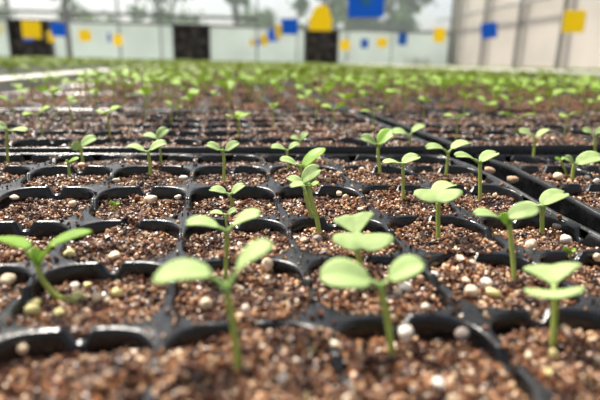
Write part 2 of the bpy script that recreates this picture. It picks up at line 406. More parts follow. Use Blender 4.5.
# ------------------------------------------------------------------ seedlings
def blade(B, T, W, notch=0.12, cup=0.10, bow=0.06, th=0.00028, nt=10, nu=8, tri=False):
    """a closed cotyledon blade from B to T; W is the half-width vector"""
    B, T, W = (np.asarray(v, float) for v in (B, T, W)); A = T-B; L = np.linalg.norm(A); w = np.linalg.norm(W)
    Nn = np.cross(W, A); Nn /= np.linalg.norm(Nn)+1e-12
    if Nn[2] < 0: Nn = -Nn
    top = []
    for p in range(nt+1):
        t = p/nt
        hw = math.sqrt(max(0, 1-((t-0.58)/0.585)**2)) if t < 0.58 else math.sqrt(max(0, 1-((t-0.58)/0.455)**2))
        if tri: hw = (t/0.72)**0.9 if t < 0.72 else math.sqrt(max(0, 1-((t-0.72)/0.33)**2))
        hw = max(hw, 0.10)
        for q in range(nu+1):
            u = -1+2*q/nu
            al = t - notch*t**6*math.exp(-(u/0.4)**2) - 0.05*t**4*u**2
            top.append(B + A*al + W*hw*u + Nn*(cup*w*abs(u)**1.6*hw + bow*L*math.sin(math.pi*t) - 0.02*L*math.exp(-(u/0.15)**2)))
    n = len(top); V = [p + Nn*th*0.5 for p in top] + [p - Nn*th*0.5 for p in top]
    Fs = []; w_ = nu+1
    for p in range(nt):
        for q in range(nu):
            a, b, c, d = p*w_+q, p*w_+q+1, (p+1)*w_+q+1, (p+1)*w_+q
            Fs.append((a, b, c, d)); Fs.append((d+n, c+n, b+n, a+n))
    for p in range(nt):
        a, d = p*w_, (p+1)*w_; Fs.append((a, d, d+n, a+n)); a, d = p*w_+nu, (p+1)*w_+nu; Fs.append((d, a, a+n, d+n))
    for q in range(nu):
        a, b = q, q+1; Fs.append((b, a, a+n, b+n)); a, b = nt*w_+q, nt*w_+q+1; Fs.append((a, b, b+n, a+n))
    return V, Fs
def ellipsoid(c, r, n=6):
    V, Fs = [], []
    for p in range(n+1):
        th = math.pi*p/n
        for q in range(2*n):
            ph = math.pi*q/n; V.append((c[0]+r[0]*math.sin(th)*math.cos(ph), c[1]+r[1]*math.sin(th)*math.sin(ph), c[2]+r[2]*math.cos(th)))
    for p in range(n):
        for q in range(2*n): Fs.append((p*2*n+q, (p+1)*2*n+q, (p+1)*2*n+(q+1) % (2*n), p*2*n+(q+1) % (2*n)))
    return V, Fs

BACK = FW - np.array([0, 0, FW[2]]); BACK /= np.linalg.norm(BACK)
def hand_seedling(label, base, stem, sw, leaves, bud=None, group=None):
    """base: where the stem enters the soil; stem: points up to the node; leaves: (blade base, blade tip, apparent width, tip's depth offset in cells, kind) read off
    the photograph and set at this plant's own distance"""
    W, i, j, zc = ground(*base)
    px2m = zc/F
    def P(x, y, dz=0.0): return CAM + ray(x, y)*(zc + dz*U)
    pts = [W - np.array([0, 0, 0.004])] + [P(*s) for s in stem]
    node = pts[-1]
    o = thing('seedling', W, label, 'seedling', group)
    sp_ = spline([pts[0], W] + pts[1:], 4); rad = np.linspace(sw*0.5*px2m, sw*0.5*px2m*1.05, len(sp_))
    V, Fs = tube(sp_, rad, 8); mesh('stem', V, Fs, STEM, True, o, W)
    for lf in leaves:
        (bx, by), (tx, ty), aw, dz = lf[:4]; kind = lf[4] if len(lf) > 4 else 'c'; notch = lf[5] if len(lf) > 5 else 0.13
        bdz = dz*0.15
        Bp, Tp = P(bx, by, bdz), P(tx, ty, dz)
        A = Tp-Bp; L = np.linalg.norm(A)
        ax = np.array([tx-bx, ty-by, 0.0]); la = np.linalg.norm(ax[:2])
        view = (Bp+Tp)/2-CAM; view /= np.linalg.norm(view)
        perp = np.cross(view, A); perp /= np.linalg.norm(perp)
        wa = aw*px2m*0.5
        real = max(0.36*L, wa)
        dep = math.sqrt(max(0.0, real*real-wa*wa))
        hv = np.cross(A, perp); hv /= np.linalg.norm(hv)
        if hv @ view < 0: hv = -hv
        if perp[2] < 0: perp = -perp
        Wv = perp*wa + hv*dep                  # far edge up, near edge down: one looks on the upper side
        bow = {'c': 0.10, 'w': 0.02}.get(kind, 0.05)
        V1 = tube(spline([node - (node-pts[-2])*0.02, (node+Bp)/2 + np.array([0, 0, 0.0003]), Bp + A*0.10], 4), np.linspace(sw*0.5*px2m, sw*0.30*px2m, 9), 6)
        V2 = blade(Bp, Tp, Wv, notch, 0.12, bow, tri=(kind == 'w'))
        V, Fs = joinm([V1, V2]); mesh('true_leaf' if kind == 't' else 'cotyledon', V, Fs, LEAF2 if kind == 't' else LEAF, True, o, W)
    if bud:
        b = P(*bud[:2]); r = bud[2]*px2m
        V, Fs = ellipsoid(b, (r*0.7, r*0.7, r)); mesh('bud', V, Fs, LEAF2, True, o, W)
    return o

HAND = [
 # label, base, stem, width, leaves
 ('lone seedling whose stem leans over the lump of pale moss, two long narrow leaves', (75, 303), [(57, 296), (44, 282), (37, 266)], 5.5,
  [((27, 249), (-6, 237), 11, 0.12, 't', 0.0), ((48, 247), (92, 231), 8, 0.15, 't', 0.0), ((39, 264), (33, 247), 9, 0.02, 't', 0.0)], None),
 ('largest seedling, drooping long leaf and raised short leaf, bare stem in the frontmost soil', (238, 372), [(236, 345), (231, 312), (227, 293)], 7,
  [((213, 274), (152, 279), 21, -0.05, 'c', 0.03), ((236, 270), (273, 244), 15, -0.05, 'c', 0.04), ((227, 294), (226, 281), 9, 0.02, 't', 0.0)], (228, 289, 5)),
 ('seedling close behind the largest one, wide flat leaf pair and thin stem', (226, 281), [(226, 262), (227, 246), (227, 233)], 4.2,
  [((219, 227), (184, 223), 10, -0.05), ((233, 225), (262, 213), 10, -0.03)], (227, 232, 3)),
 ('small seedling with two pale leaves, third cell row, above the wide flat leaf pair', (232, 209), [(232, 202), (229, 195)], 3.2,
  [((226, 193), (209, 189), 7, 0.03), ((232, 194), (245, 184), 7, 0.03)], None),
 ('tiny seedling tucked between the pale leaf pair and the wide flat leaf pair', (227, 228), [(226, 222), (226, 216)], 2.6,
  [((223, 214), (209, 213), 4, 0.0), ((228, 214), (237, 209), 5, 0.0)], None),
 ('upright seedling with bright green leaf pair spread at the double rim line, straight stem', (224, 183), [(224, 170), (224, 158), (223, 152)], 2.8,
  [((220, 150), (206, 144), 7, -0.04), ((226, 151), (239, 142), 8, 0.05)], (223, 151, 2.5)),
 ('seedling with one drooping and one raised leaf, dark soil around its stem', (150, 175), [(150, 166), (149, 157), (148, 153)], 3.0,
  [((144, 151), (126, 146), 5, 0.0), ((150, 150), (167, 142), 7, 0.04)], (148, 153, 2.3)),
 ('seedling just behind the drooping and raised leaf one, bright rounded leaf', (161, 161), [(160, 150), (158, 141)], 2.2,
  [((156, 138), (142, 135), 5, 0.04), ((157, 138), (168, 128), 9, 0.05)], None),
 ('seedling with bright folded leaf and pale swept tip on the double rim line', (83, 162), [(82, 156), (81, 148)], 2.8,
  [((80, 149), (72, 143), 10, -0.05), ((81, 146), (97, 137), 8, 0.06)], None),
 ('short bare stem with a stub of leaf, below the bright folded leaf', (70, 179), [(69, 170), (68, 163)], 2.6,
  [((69, 162), (79, 158), 3, 0.02, 't', 0.0)], (67, 161, 2)),
 ('seedling at the picture edge with pale round leaf and thin horizontal leaf', (8, 162), [(7, 146), (7, 131)], 2.6,
  [((7, 128), (-9, 125), 8, -0.05), ((10, 131), (28, 131), 4, 0.0)], None),
 ('twin-leafed pale seedling with long slanting stem, front of the central cluster', (319, 231), [(316, 215), (311, 198), (309, 186)], 4.6,
  [((302, 181), (321, 168), 14, -0.12), ((311, 186), (289, 187), 5, -0.06), ((311, 186), (319, 182), 4, 0.0, 't', 0.0)], (309, 186, 3.5)),
 ('second stem of the central cluster, small leaf tucked under the pale blades', (312, 218), [(308, 205), (305, 192)], 4.0,
  [((304, 187), (287, 177), 8, 0.02)], None),
 ('cluster seedling with one curled pale leaf and one raised pointed leaf', (303, 180), [(301, 171), (300, 166)], 3.2,
  [((297, 165), (279, 159), 6, -0.05), ((303, 167), (325, 148), 10, 0.06, 't', 0.0)], None),
 ('rear seedling of the central cluster, two slim leaves over the double rim line', (289, 173), [(288, 163), (287, 152)], 2.4,
  [((285, 149), (270, 147), 5, -0.03), ((289, 149), (300, 143), 5, 0.03)], None),
 ('seedling beyond the double rim line behind the central cluster, pointed bright leaf', (305, 154), [(302, 147), (300, 142)], 2.3,
  [((299, 140), (290, 137), 4, 0.0), ((301, 140), (307, 132), 6, 0.03)], None),
 ('broad bright green seedling, many-folded leaf astride the double rim line', (380, 174), [(379, 162), (378, 151), (379, 146)], 3.2,
  [((376, 144), (360, 137), 8, -0.08), ((379, 144), (391, 129), 13, 0.08, 't', 0.0), ((382, 144), (393, 134), 6, 0.02)], (379, 146, 3)),
 ('seedling with arched pale leaf joining the broad bright green seedling', (410, 155), [(410, 144), (410, 136)], 2.4,
  [((406, 133), (391, 132), 6, 0.02), ((412, 132), (425, 125), 6, 0.02)], None),
 ('seedling with level leaf and tilted rounded leaf, second cell row', (403, 200), [(403, 186), (403, 174), (403, 165)], 3.2,
  [((399, 163), (382, 163), 4, -0.04), ((402, 163), (420, 156), 9, 0.04)], (403, 165, 2.4)),
 ('seedling with two arched pale leaves like wings beside the dark gap', (446, 175), [(447, 165), (448, 154)], 3.0,
  [((443, 148), (425, 148), 6, -0.03), ((451, 149), (470, 142), 7, 0.03)], (448, 154, 2.2)),
 ('flat-topped seedling with wide pointed leaves at the head of the diagonal gap', (480, 197), [(480, 186), (480, 173), (480, 164)], 3.6,
  [((474, 159), (454, 156), 5, -0.06), ((480, 162), (498, 152), 10, 0.05)], (480, 163, 3)),
 ('seedling with broad two-lobed leaf facing forward and pointed leaf behind it', (438, 240), [(438, 226), (438, 212), (438, 202)], 4.6,
  [((438, 190), (438, 204), 45, -0.30, 'c', 0.16), ((433, 192), (455, 184), 10, 0.12)], (438, 203, 2.6)),
 ('seedling with large wide leaf pair and raised short leaf, bent stem near the pale pebble', (391, 346), [(388, 322), (384, 302), (381, 288)], 7,
  [((371, 281), (319, 275), 29, -0.05, 'c', 0.05), ((389, 279), (424, 262), 22, -0.04, 'c', 0.05)], (382, 287, 5)),
 ('seedling with stacked two-lobed leaf and pale triangular leaf behind the large wide pair', (361, 280), [(360, 265), (358, 250), (357, 236)], 5.0,
  [((363, 234), (363, 253), 58, -0.28, 'c', 0.2), ((357, 235), (353, 214), 43, 0.16, 'w', 0.06)], None),
 ('tall seedling with broad hanging leaf and thin outstretched leaf beside the cream pebble', (514, 279), [(513, 260), (511, 240), (509, 222)], 4.8,
  [((498, 217), (473, 214), 7, -0.02), ((507, 217), (539, 209), 16, -0.10, 'c', 0.0), ((509, 224), (500, 214), 9, -0.05, 't', 0.0)], (509, 222, 4)),
 ('seedling with smooth oval leaf standing by the front tray edge, dark-flecked stem', (542, 229), [(542, 218), (543, 207)], 4.4,
  [((541, 205), (567, 192), 15, 0.04), ((539, 206), (523, 205), 4, -0.02)], (543, 208, 3.5)),
 ('seedling with two tiers of wide leaves, upper triangular and lower two-lobed', (553, 341), [(554, 322), (555, 305), (554, 283)], 6,
  [((554, 284), (551, 264), 55, 0.14, 'w', 0.06), ((554, 291), (555, 299), 52, -0.22, 'c', 0.14)], (554, 284, 4)),
 ('slim seedling with leaf pair in a narrow V beyond the diagonal gap', (533, 161), [(534, 150), (535, 139)], 2.5,
  [((532, 135), (518, 131), 5, 0.0), ((537, 137), (550, 129), 5, 0.0)], None),
 ('seedling with large flat oval leaf in the tray across the gap', (572, 179), [(573, 171), (574, 165)], 3.4,
  [((576, 164), (604, 156), 13, -0.05), ((573, 161), (564, 157), 6, 0.0)], None),
 ('tiny side sprout beside the large flat oval leaf', (566, 173), [(563, 166), (561, 161)], 2.0,
  [((561, 160), (555, 158), 3, 0.0, 't', 0.0), ((561, 160), (565, 157), 3, 0.0, 't', 0.0)], None),
 ('seedling by the picture edge at the end of the double rim line', (595, 157), [(595, 147), (595, 138)], 2.6,
  [((593, 133), (582, 130), 5, -0.02), ((596, 133), (606, 129), 7, 0.02)], None),
 ('yellow-green sprout barely out of the soil near the cream pebble', (570, 255), [(570, 252)], 3.0,
  [((569, 252), (563, 248), 5, 0.0, 't', 0.0), ((571, 252), (577, 249), 4, 0.0, 't', 0.0)], (569, 251, 2.5)),
 ('bright green sprout barely out of the soil beside a cream lump', (114, 206), [(114, 203)], 2.4,
  [((114, 204), (109, 202), 4, 0.0, 't', 0.0), ((115, 204), (120, 203), 3, 0.0, 't', 0.0)], (113, 203, 2.0)),
]
BEHIND = [  # tray behind the front one, blurred: (base, node, apparent half spread)
 ((14, 120), (11, 106), 13), ((43, 137), (42, 123), 8), ((57, 117), (57, 98), 11), ((72, 128), (68, 105), 8), ((97, 113), (98, 97), 9), ((111, 141), (108, 117), 11), ((144, 119), (144, 99), 9),
 ((178, 116), (178, 102), 9), ((192, 115), (192, 101), 7), ((172, 126), (171, 110), 6), ((238, 142), (236, 123), 11), ((214, 112), (214, 97), 7), ((274, 131), (272, 113), 11), ((316, 121), (315, 107), 9), ((331, 129), (331, 115), 7),
 ((308, 113), (308, 99), 7), ((345, 117), (345, 103), 8), ((373, 132), (372, 118), 8), ((389, 114), (390, 98), 12), ((404, 111), (404, 97), 8), ((423, 120), (422, 106), 8), ((456, 142), (458, 122), 10), ((463, 117), (462, 101), 8),
 ((485, 121), (485, 106), 9), ((508, 120), (508, 106), 8), ((534, 121), (535, 106), 11), ((515, 137), (513, 121), 13), ((563, 139), (558, 119), 8), ((585, 122), (584, 107), 10), ((262, 101), (262, 87), 7), ((154, 103), (155, 91), 8), ((25, 107), (25, 93), 9), ((442, 104), (442, 91), 8), ((595, 118), (594, 104), 9)]
SPOTS = []
for h in HAND:
    o = hand_seedling(h[0], *h[1:]); SPOTS.append((o.location.x, o.location.y))

# kinds of small seedling, copied cell by cell
def proto_seedling(seed):
    r = random.Random(seed); hgt = U*r.uniform(0.36, 0.52)
    lean = np.array([r.uniform(-0.1, 0.1), r.uniform(-0.1, 0.1), 1.0])
    node = lean*hgt; parts = []
    V, Fs = tube(spline([np.array([0, 0, -0.003]), node*0.5 + np.array([r.uniform(-.0006, .0006), 0, 0]), node], 3), np.linspace(0.0008, 0.0006, 7), 6)
    parts.append(('stem', V, Fs, STEM))
    a0 = r.uniform(0, 6.28)
    for s in (0, 1):
        a = a0 + s*math.pi + r.uniform(-0.5, 0.5); el = r.uniform(-0.1, 0.55); L = U*r.uniform(0.24, 0.34)
        d = np.array([math.cos(a)*math.cos(el), math.sin(a)*math.cos(el), math.sin(el)]); B = node + d*L*0.22 + np.array([0, 0, 0.0008]); T = node + d*L*1.2
        Wv = np.cross(d, [0, 0, 1.0]); Wv = Wv/np.linalg.norm(Wv)*L*r.uniform(0.36, 0.46)
        Wv = Wv + np.array([0, 0, r.uniform(-0.25, 0.25)])*np.linalg.norm(Wv)
        V, Fs = joinm([tube([node, (node+B)/2, B + (T-B)*0.1], [0.0006, 0.0005, 0.0004], 6), blade(B, T, Wv, 0.12, 0.15, 0.08, nt=6, nu=4)])
        parts.append(('cotyledon', V, Fs, SMALL))
    return parts, hgt
PROTO = []
for s in range(8):
    parts, hg = proto_seedling(100+s); o = bpy.data.objects.new('seedling', None)
    ch = []
    for nm, V, Fs, m in parts:
        c = mesh(nm, V, Fs, m); C.objects.unlink(c); ch.append(c)
    PROTO.append((ch, hg, parts))
def place(P, label, group, s=1.0, kind=None, rz=None):
    k = kind if kind is not None else random.randrange(8)
    o = thing('seedling', P, label, 'seedling', group); o.rotation_euler = (0, 0, random.uniform(0, 6.28) if rz is None else rz); o.scale = (s, s, s)
    for c0 in PROTO[k][0]:
        c = c0.copy(); C.objects.link(c); c.parent = o
    return o
def cell_text(i, j):
    return '%s row, %s' % (nth(int(-j)+1), '%s cell before the gap' % nth(int(6.5-i)+1) if i < 6.5 else '%s cell past the gap' % nth(int(i-6.5)+1))
used = set()
for n, (b, nd, hs) in enumerate(BEHIND):
    W, i, j, zc = ground(*b)
    hgt = (b[1]-nd[1])*zc/F*0.97; s = hgt/PROTO[n % 8][1]
    SPOTS.append((W[0], W[1]))
    base = 'blurred seedling past the double rim, ' + cell_text(i, j)
    if base in used: base = base.replace('blurred seedling', 'taller seedling' if hs >= 9 else 'smaller seedling')
    used.add(base)
    place(W, base, 'seedlings behind the front tray', min(max(s*1.18, 0.9), 1.8), n % 8)

# the rest, cell by cell with gaps where nothing came up
spots = []
for file, k in TRAYS:
    nc = FILES[file][1]; fm = kmap(file, k)
    for a in range(nc):
        for b in range(6):
            if random.random() > (0.92 if k > 2 else 0.78): continue
            P = fm(a+0.5+random.uniform(-.2, .2), b+0.5+random.uniform(-.2, .2), -0.06)
            if k == 1 and file in ('main', 'gap'): continue
            if file == 'main' and a < 2 and 2 <= k <= 7 and random.random() < 0.75: continue
            if any((P[0]-x)**2+(P[1]-y)**2 < (0.55*U)**2 for x, y in SPOTS): continue
            x, y, z = project(P)
            if z < 0.05 or x < -60 or x > 660: continue
            spots.append((float(z), P, file, k, -8 <= x <= 608))
spots.sort(key=lambda q: q[0])
n_ind = 300 - len(HAND) - len(BEHIND)
ind = [q for q in spots if q[4]][:n_ind]; chosen = set(id(q) for q in ind)
for q in ind:
    g = 'seedlings of %s tray row behind the front one, %s' % (nth(q[3]), FILE_TEXT[q[2]])
    place(q[1], 'small blurred green seedling, %s tray row behind the front, %s' % (nth(q[3]), FILE_TEXT[q[2]]), g, random.uniform(1.0, 1.6))
def low_seedling(seed):
    r = random.Random(seed); hgt = U*r.uniform(0.36, 0.52); V, Fs = [], []
    V += [(-.0008, 0, -.002), (.0008, 0, -.002), (0, .0008, -.002), (0, 0, hgt)]; Fs += [(0, 1, 3), (1, 2, 3), (2, 0, 3)]
    a0 = r.uniform(0, 6.28)
    for s in (0, 1):
        a = a0+s*math.pi+r.uniform(-.5, .5); el = r.uniform(-0.1, 0.5); L = U*r.uniform(0.30, 0.40)
        d = np.array([math.cos(a)*math.cos(el), math.sin(a)*math.cos(el), math.sin(el)]); w = np.array([-math.sin(a), math.cos(a), 0])*L*0.42; nd = np.array([0, 0, hgt])
        n = len(V)
        for dz in (0.0002, -0.0002):
            for t, hw in ((0.02, 0.1), (0.4, 0.85), (0.75, 1.0), (1.05, 0.55)):
                V.append(tuple(nd + d*L*t - w*hw + [0, 0, 0.0012*hw+dz])); V.append(tuple(nd + d*L*t + w*hw + [0, 0, 0.0012*hw+dz]))
        for q in range(3):
            m = n+2*q; Fs += [(m, m+1, m+3), (m, m+3, m+2), (m+8, m+11, m+9), (m+8, m+10, m+11)]
    return np.array(V), np.array(Fs)
LOW = [low_seedling(50+s) for s in range(10)]
def low_field(points, scales, name, label, cat, origin, m=FARLEAF):
    VV, FF, n0 = [], [], 0
    for k in range(10):
        idx = np.arange(k, len(points), 10)
        if not len(idx): continue
        V, Fc = LOW[k]; P = points[idx]; s = scales[idx]; an = rng.uniform(0, 6.28, len(idx)); c, sn = np.cos(an), np.sin(an)
        X = (V[None, :, 0]*c[:, None]-V[None, :, 1]*sn[:, None])*s[:, None]+P[:, None, 0]; Y = (V[None, :, 0]*sn[:, None]+V[None, :, 1]*c[:, None])*s[:, None]+P[:, None, 1]
        Z = V[None, :, 2]*s[:, None]+P[:, None, 2]
        VV.append(np.stack([X, Y, Z], -1).reshape(-1, 3)); FF.append((Fc[None]+(np.arange(len(idx))*len(V))[:, None, None]+n0).reshape(-1, 3)); n0 += len(idx)*len(V)
    o = mesh(name, np.concatenate(VV), np.concatenate(FF), m, True, None, origin)
    return tag(o, label, cat, kind='stuff')
rest = [q for q in spots if id(q) not in chosen]
low_field(np.array([q[1] for q in rest]), rng.uniform(1.1, 1.75, len(rest)), 'distant_seedlings', 'countless blurred seedlings of the far tray rows merging into a green band', 'seedlings', np.array([0, 4.0, BED]))

# ------------------------------------------------------------------ perlite and pebbles on the soil
PEB = [ # x, y, width, height, material, word
 (151, 200, 16, 9, 'C'), (73, 204, 9, 7, 'C'), (70, 253, 13, 13, 'Y'), (7, 281, 15, 13, 'C'), (46, 277, 8, 7, 'W'), (75, 287, 12, 8, 'W'), (78, 296, 17, 8, 'M'), (88, 285, 9, 6, 'Y'), (97, 298, 11, 11, 'C'),
 (117, 292, 14, 10, 'Y'), (34, 310, 17, 13, 'M'), (60, 313, 12, 9, 'M'), (36, 302, 14, 8, 'M'), (115, 256, 14, 8, 'C'), (268, 266, 13, 14, 'C'), (206, 305, 14, 12, 'C'), (246, 310, 10, 11, 'W'), (317, 240, 12, 9, 'G'), (304, 241, 9, 6, 'C'),
 (312, 349, 17, 17, 'Y'), (255, 340, 9, 8, 'W'), (262, 350, 9, 9, 'W'), (248, 350, 9, 9, 'W'), (282, 381, 11, 11, 'W'), (308, 398, 13, 10, 'Y'), (405, 335, 18, 17, 'W'), (462, 335, 17, 15, 'G'), (438, 384, 14, 11, 'W'), (404, 289, 15, 11, 'W'),
 (397, 294, 10, 8, 'C'), (433, 277, 12, 11, 'W'), (420, 280, 8, 9, 'T'), (471, 292, 15, 13, 'C'), (470, 264, 12, 9, 'C'), (465, 281, 10, 9, 'C'), (486, 283, 13, 11, 'W'), (492, 292, 13, 11, 'Y'), (425, 308, 9, 7, 'W'), (530, 247, 15, 13, 'C'),
 (564, 240, 14, 11, 'W'), (597, 258, 9, 10, 'C'), (556, 227, 9, 7, 'G'), (567, 226, 8, 6, 'G'), (489, 171, 14, 8, 'T'), (512, 180, 13, 8, 'T'), (553, 353, 9, 12, 'Y'), (548, 373, 13, 9, 'Y'), (140, 364, 17, 13, 'C'), (71, 376, 10, 13, 'T'),
 (85, 361, 10, 14, 'T'), (24, 350, 10, 9, 'C'), (558, 177, 11, 8, 'C'), (587, 178, 6, 5, 'W'), (596, 182, 7, 6, 'W'), (81, 166, 8, 6, 'C'), (60, 158, 8, 5, 'C'), (183, 179, 9, 6, 'W'), (117, 181, 8, 5, 'C'), (319, 159, 8, 6, 'Y'), (340, 175, 9, 6, 'T'), (362, 170, 7, 5, 'C'),
 (339, 194, 8, 6, 'C'), (361, 210, 7, 5, 'C'), (345, 198, 6, 5, 'C'), (178, 198, 7, 5, 'W'), (14, 198, 9, 5, 'C'), (441, 190, 8, 5, 'C'), (323, 294, 9, 8, 'C'), (510, 318, 10, 9, 'C'), (108, 302, 8, 7, 'C')]
WORD = {'C': ('perlite_chunk', 'cream perlite', CREAM), 'W': ('perlite_chunk', 'whitish perlite', WHITE), 'Y': ('perlite_chunk', 'pale yellow perlite', YELLOW), 'M': ('moss_lump', 'yellow-green mossy lump', MOSS), 'G': ('pebble', 'grey pebble', GREY), 'T': ('bark_chip', 'tan chip', TAN)}
def pebble(seed, rx, ry, rz):
    V, Fs = ellipsoid((0, 0, 0), (1, 1, 1), 7); V = np.array(V); r_ = np.random.default_rng(seed)
    k = np.ones(len(V))
    for _ in range(14):
        d = r_.normal(size=3); d /= np.linalg.norm(d); k += 0.16*r_.normal()*np.clip(V @ d, 0, 1)**5 + 0.06*r_.normal()*np.clip(V @ d, 0, 1)**2
    for _ in range(4):
        d = r_.normal(size=3); d /= np.linalg.norm(d); dd = V @ d; k = np.where(dd*k > 0.78, 0.78/np.maximum(dd, .3), k)
    return V*k[:, None]*[rx, ry, rz], Fs
labs = {}
for n, (x, y, w, h, c) in enumerate(PEB):
    W, i, j, zc = ground(x, y+h*0.35); px = zc/F; nm, wd, m = WORD[c]
    rx = w*0.5*px; rz = max(h*0.5*px*0.95, rx*0.5); V, Fs = pebble(900+n, rx, rx*0.85, rz)
    o = mesh(nm, V, Fs, m); o.location = W + np.array([0, 0, rz*(0.35 if c in 'MY' else 0.7) + 0.0006]); o.rotation_euler = (0, 0, random.uniform(0, 6.28))
    near = min(((x-hh[1][0])**2+(y-hh[1][1])**2, hh) for hh in HAND)[1]
    where = ('front tray row %s, cell %s before the gap' % (nth(max(1, int(j)+1)), nth(max(1, int(6-i)+1)))) if i < 6.05 and j > 0 else 'tray across the gap, row %s' % nth(max(1, int(j)+1))
    labs.setdefault((wd, where), []).append((o, w*h, (i+10) % 1, (j+10) % 1, x, y, nm))
for (wd, where), v in labs.items():
    v.sort(key=lambda q: -q[1])
    for k, q in enumerate(v):
        pre = '' if len(v) == 1 else ('largest ', 'second largest ', 'third largest ', 'fourth largest ', 'fifth largest ', 'sixth largest ', 'seventh largest ')[k] if k < 7 else 'eighth '
        tag(q[0], pre + wd + ' on soil, ' + where, q[6].split('_')[-1], 'chunks lying on the soil')

# ------------------------------------------------------------------ bench, rails, floor
METAL = simple('galvanised_steel', (0.42, 0.43, 0.43), 0.45, 6, 0.15, metal=0.6)
WRAIL = simple('white_rail', (0.50, 0.48, 0.41), 0.5, 8, 0.08)
GREYP = simple('grey_post_paint', (0.20, 0.21, 0.21), 0.5, 3, 0.15)
xl, xr = (X0-6.3)*U, (X0+31.1)*U
yn, yf = (Y0-6.2)*U, (Y0+PITCHJ*KROWS+0.3)*U
bench = thing('growing_bench', (0, 3.5, 0), 'long growing bench carrying the seedling trays', 'bench')
V, Fs = box(xl-0.02, xr+0.66, yn, yf, BED-0.085, BED-0.058); mesh('bench_top', np.array(V)-[0, 3.5, 0], Fs, METAL, False, bench)
for x in (xl+0.1, (xl+xr)/2, xr-0.1):
    for y in np.linspace(yn+0.2, yf-0.2, 4):
        V, Fs = box(x-.025, x+.025, y-.025, y+.025, 0, BED-0.085); mesh('leg', np.array(V)-[0, 3.5, 0], Fs, METAL, False, bench)
V, Fs = box(xl-0.075, xl-0.004, 0.4, yf, BED-0.058, BED+0.017); tag(mesh('edge_strip', np.array(V)-[0, 3.5, 0], Fs, WRAIL, False, bench), 'white edge strip')
for dx, dz in ((0.04, 0.026), (0.62, 0.030)):
    V, Fs = tube([(xr+dx, 1.0, BED+dz), (xr+dx, yf, BED+dz)], [0.010, 0.010], 10); tag(mesh('edge_rail', np.array(V)-[0, 3.5, 0], Fs, WRAIL, True, bench), 'white tubular rail')
def side_bench(x0, x1, name_label, n, sc, lab2, y0=0.9):
    o = thing('growing_bench', ((x0+x1)/2, 5, 0), name_label, 'bench'); og = np.array([(x0+x1)/2, 5, 0])
    V, Fs = box(x0, x1, y0, 9.5, BED-0.07, BED-0.02); mesh('bench_top', np.array(V)-og, Fs, simple('dark_bench', (0.05, 0.05, 0.04), 0.7, 20), False, o)
    for x in (x0+0.1, x1-0.1):
        for y in (y0+0.2, 5.0, 9.2):
            V, Fs = box(x-.025, x+.025, y-.025, y+.025, 0, BED-0.07); mesh('leg', np.array(V)-og, Fs, METAL, False, o)
    P = np.c_[rng.uniform(x0+.02, x1-.02, n), y0+0.02+(9.4-y0)*rng.random(n)**1.5, np.full(n, BED-0.012)]
    low_field(P, rng.uniform(sc*0.8, sc*1.25, n), 'leafy_seedlings', lab2, 'seedlings', og)
side_bench(xl-2.6, xl-0.16, 'bench of dense green seedlings beyond the long white strip', 7000, 1.75, 'dense green seedlings beyond the long white strip')
side_bench(xr+0.85, xr+3.4, 'bench of green seedlings beyond the white rails, by the pale side wall', 5500, 1.6, 'dense green seedlings between the white rails and the pale side wall', 2.0)
YW, XW = 17.0, 7.7
FLOORM = simple('packed_earth', (0.30, 0.27, 0.22), 0.9, 4, 0.2)
V, Fs = box(-14, XW+0.1, -1.5, YW+0.05, -0.1, 0.0); tag(mesh('floor', V, Fs, FLOORM, False), 'packed earth greenhouse floor', 'floor', kind='structure')
GRASS = simple('grass_ground', (0.10, 0.16, 0.05), 0.9, 1.5, 0.4)
V, Fs = box(-60, 60, YW+0.1, 70, -0.12, -0.02); tag(mesh('ground', V, Fs, GRASS, False), 'grassy ground outside the greenhouse', 'ground', kind='structure')

# ------------------------------------------------------------------ greenhouse walls
def film(name, col, clear, trans):
    m, nt, out = mat(name)
    d = N(nt, 'ShaderNodeBsdfDiffuse'); t = N(nt, 'ShaderNodeBsdfTranslucent'); c = N(nt, 'ShaderNodeBsdfTransparent')
    n = noise(nt, 1.1, 4); f = ramp(nt, n, [(0.3, tuple(v*0.86 for v in col)), (0.7, col)])
    nt.links.new(f, d.inputs['Color']); nt.links.new(f, t.inputs['Color'])
    a = N(nt, 'ShaderNodeMixShader'); a.inputs[0].default_value = trans; b = N(nt, 'ShaderNodeMixShader'); b.inputs[0].default_value = clear
    nt.links.new(d.outputs[0], a.inputs[1]); nt.links.new(t.outputs[0], a.inputs[2]); nt.links.new(a.outputs[0], b.inputs[1]); nt.links.new(c.outputs[0], b.inputs[2])
    nt.links.new(b.outputs[0], out.inputs[0]); return m
FILM = film('milky_film', (0.73, 0.78, 0.765), 0.10, 0.65)
CLEARF = film('clear_film', (0.78, 0.86, 0.88), 0.91, 0.6)
SIDEF = film('beige_film', (0.83, 0.78, 0.71), 0.05, 0.45)
def wall_z(px, py, y=YW):                        # height on the end wall seen at this pixel
    d = ray(px, py); t = (y-CAM[1])/d[1]; return CAM + d*t
zr = wall_z(250, 27)[2]
V, Fs = box(-14, XW, YW, YW+0.012, 0.0, zr); tag(mesh('wall_far', V, Fs, FILM, False), 'milky film lower end wall', 'wall', kind='structure')
V, Fs = box(-14, XW, YW, YW+0.012, zr, 5.0); tag(mesh('window_1', V, Fs, CLEARF, False), 'clear film upper end wall', 'window', kind='structure')
V, Fs = box(XW, XW+0.012, -1.5, YW, 0.0, 5.0); tag(mesh('wall_right', V, Fs, SIDEF, False), 'pale film side wall', 'wall', kind='structure')
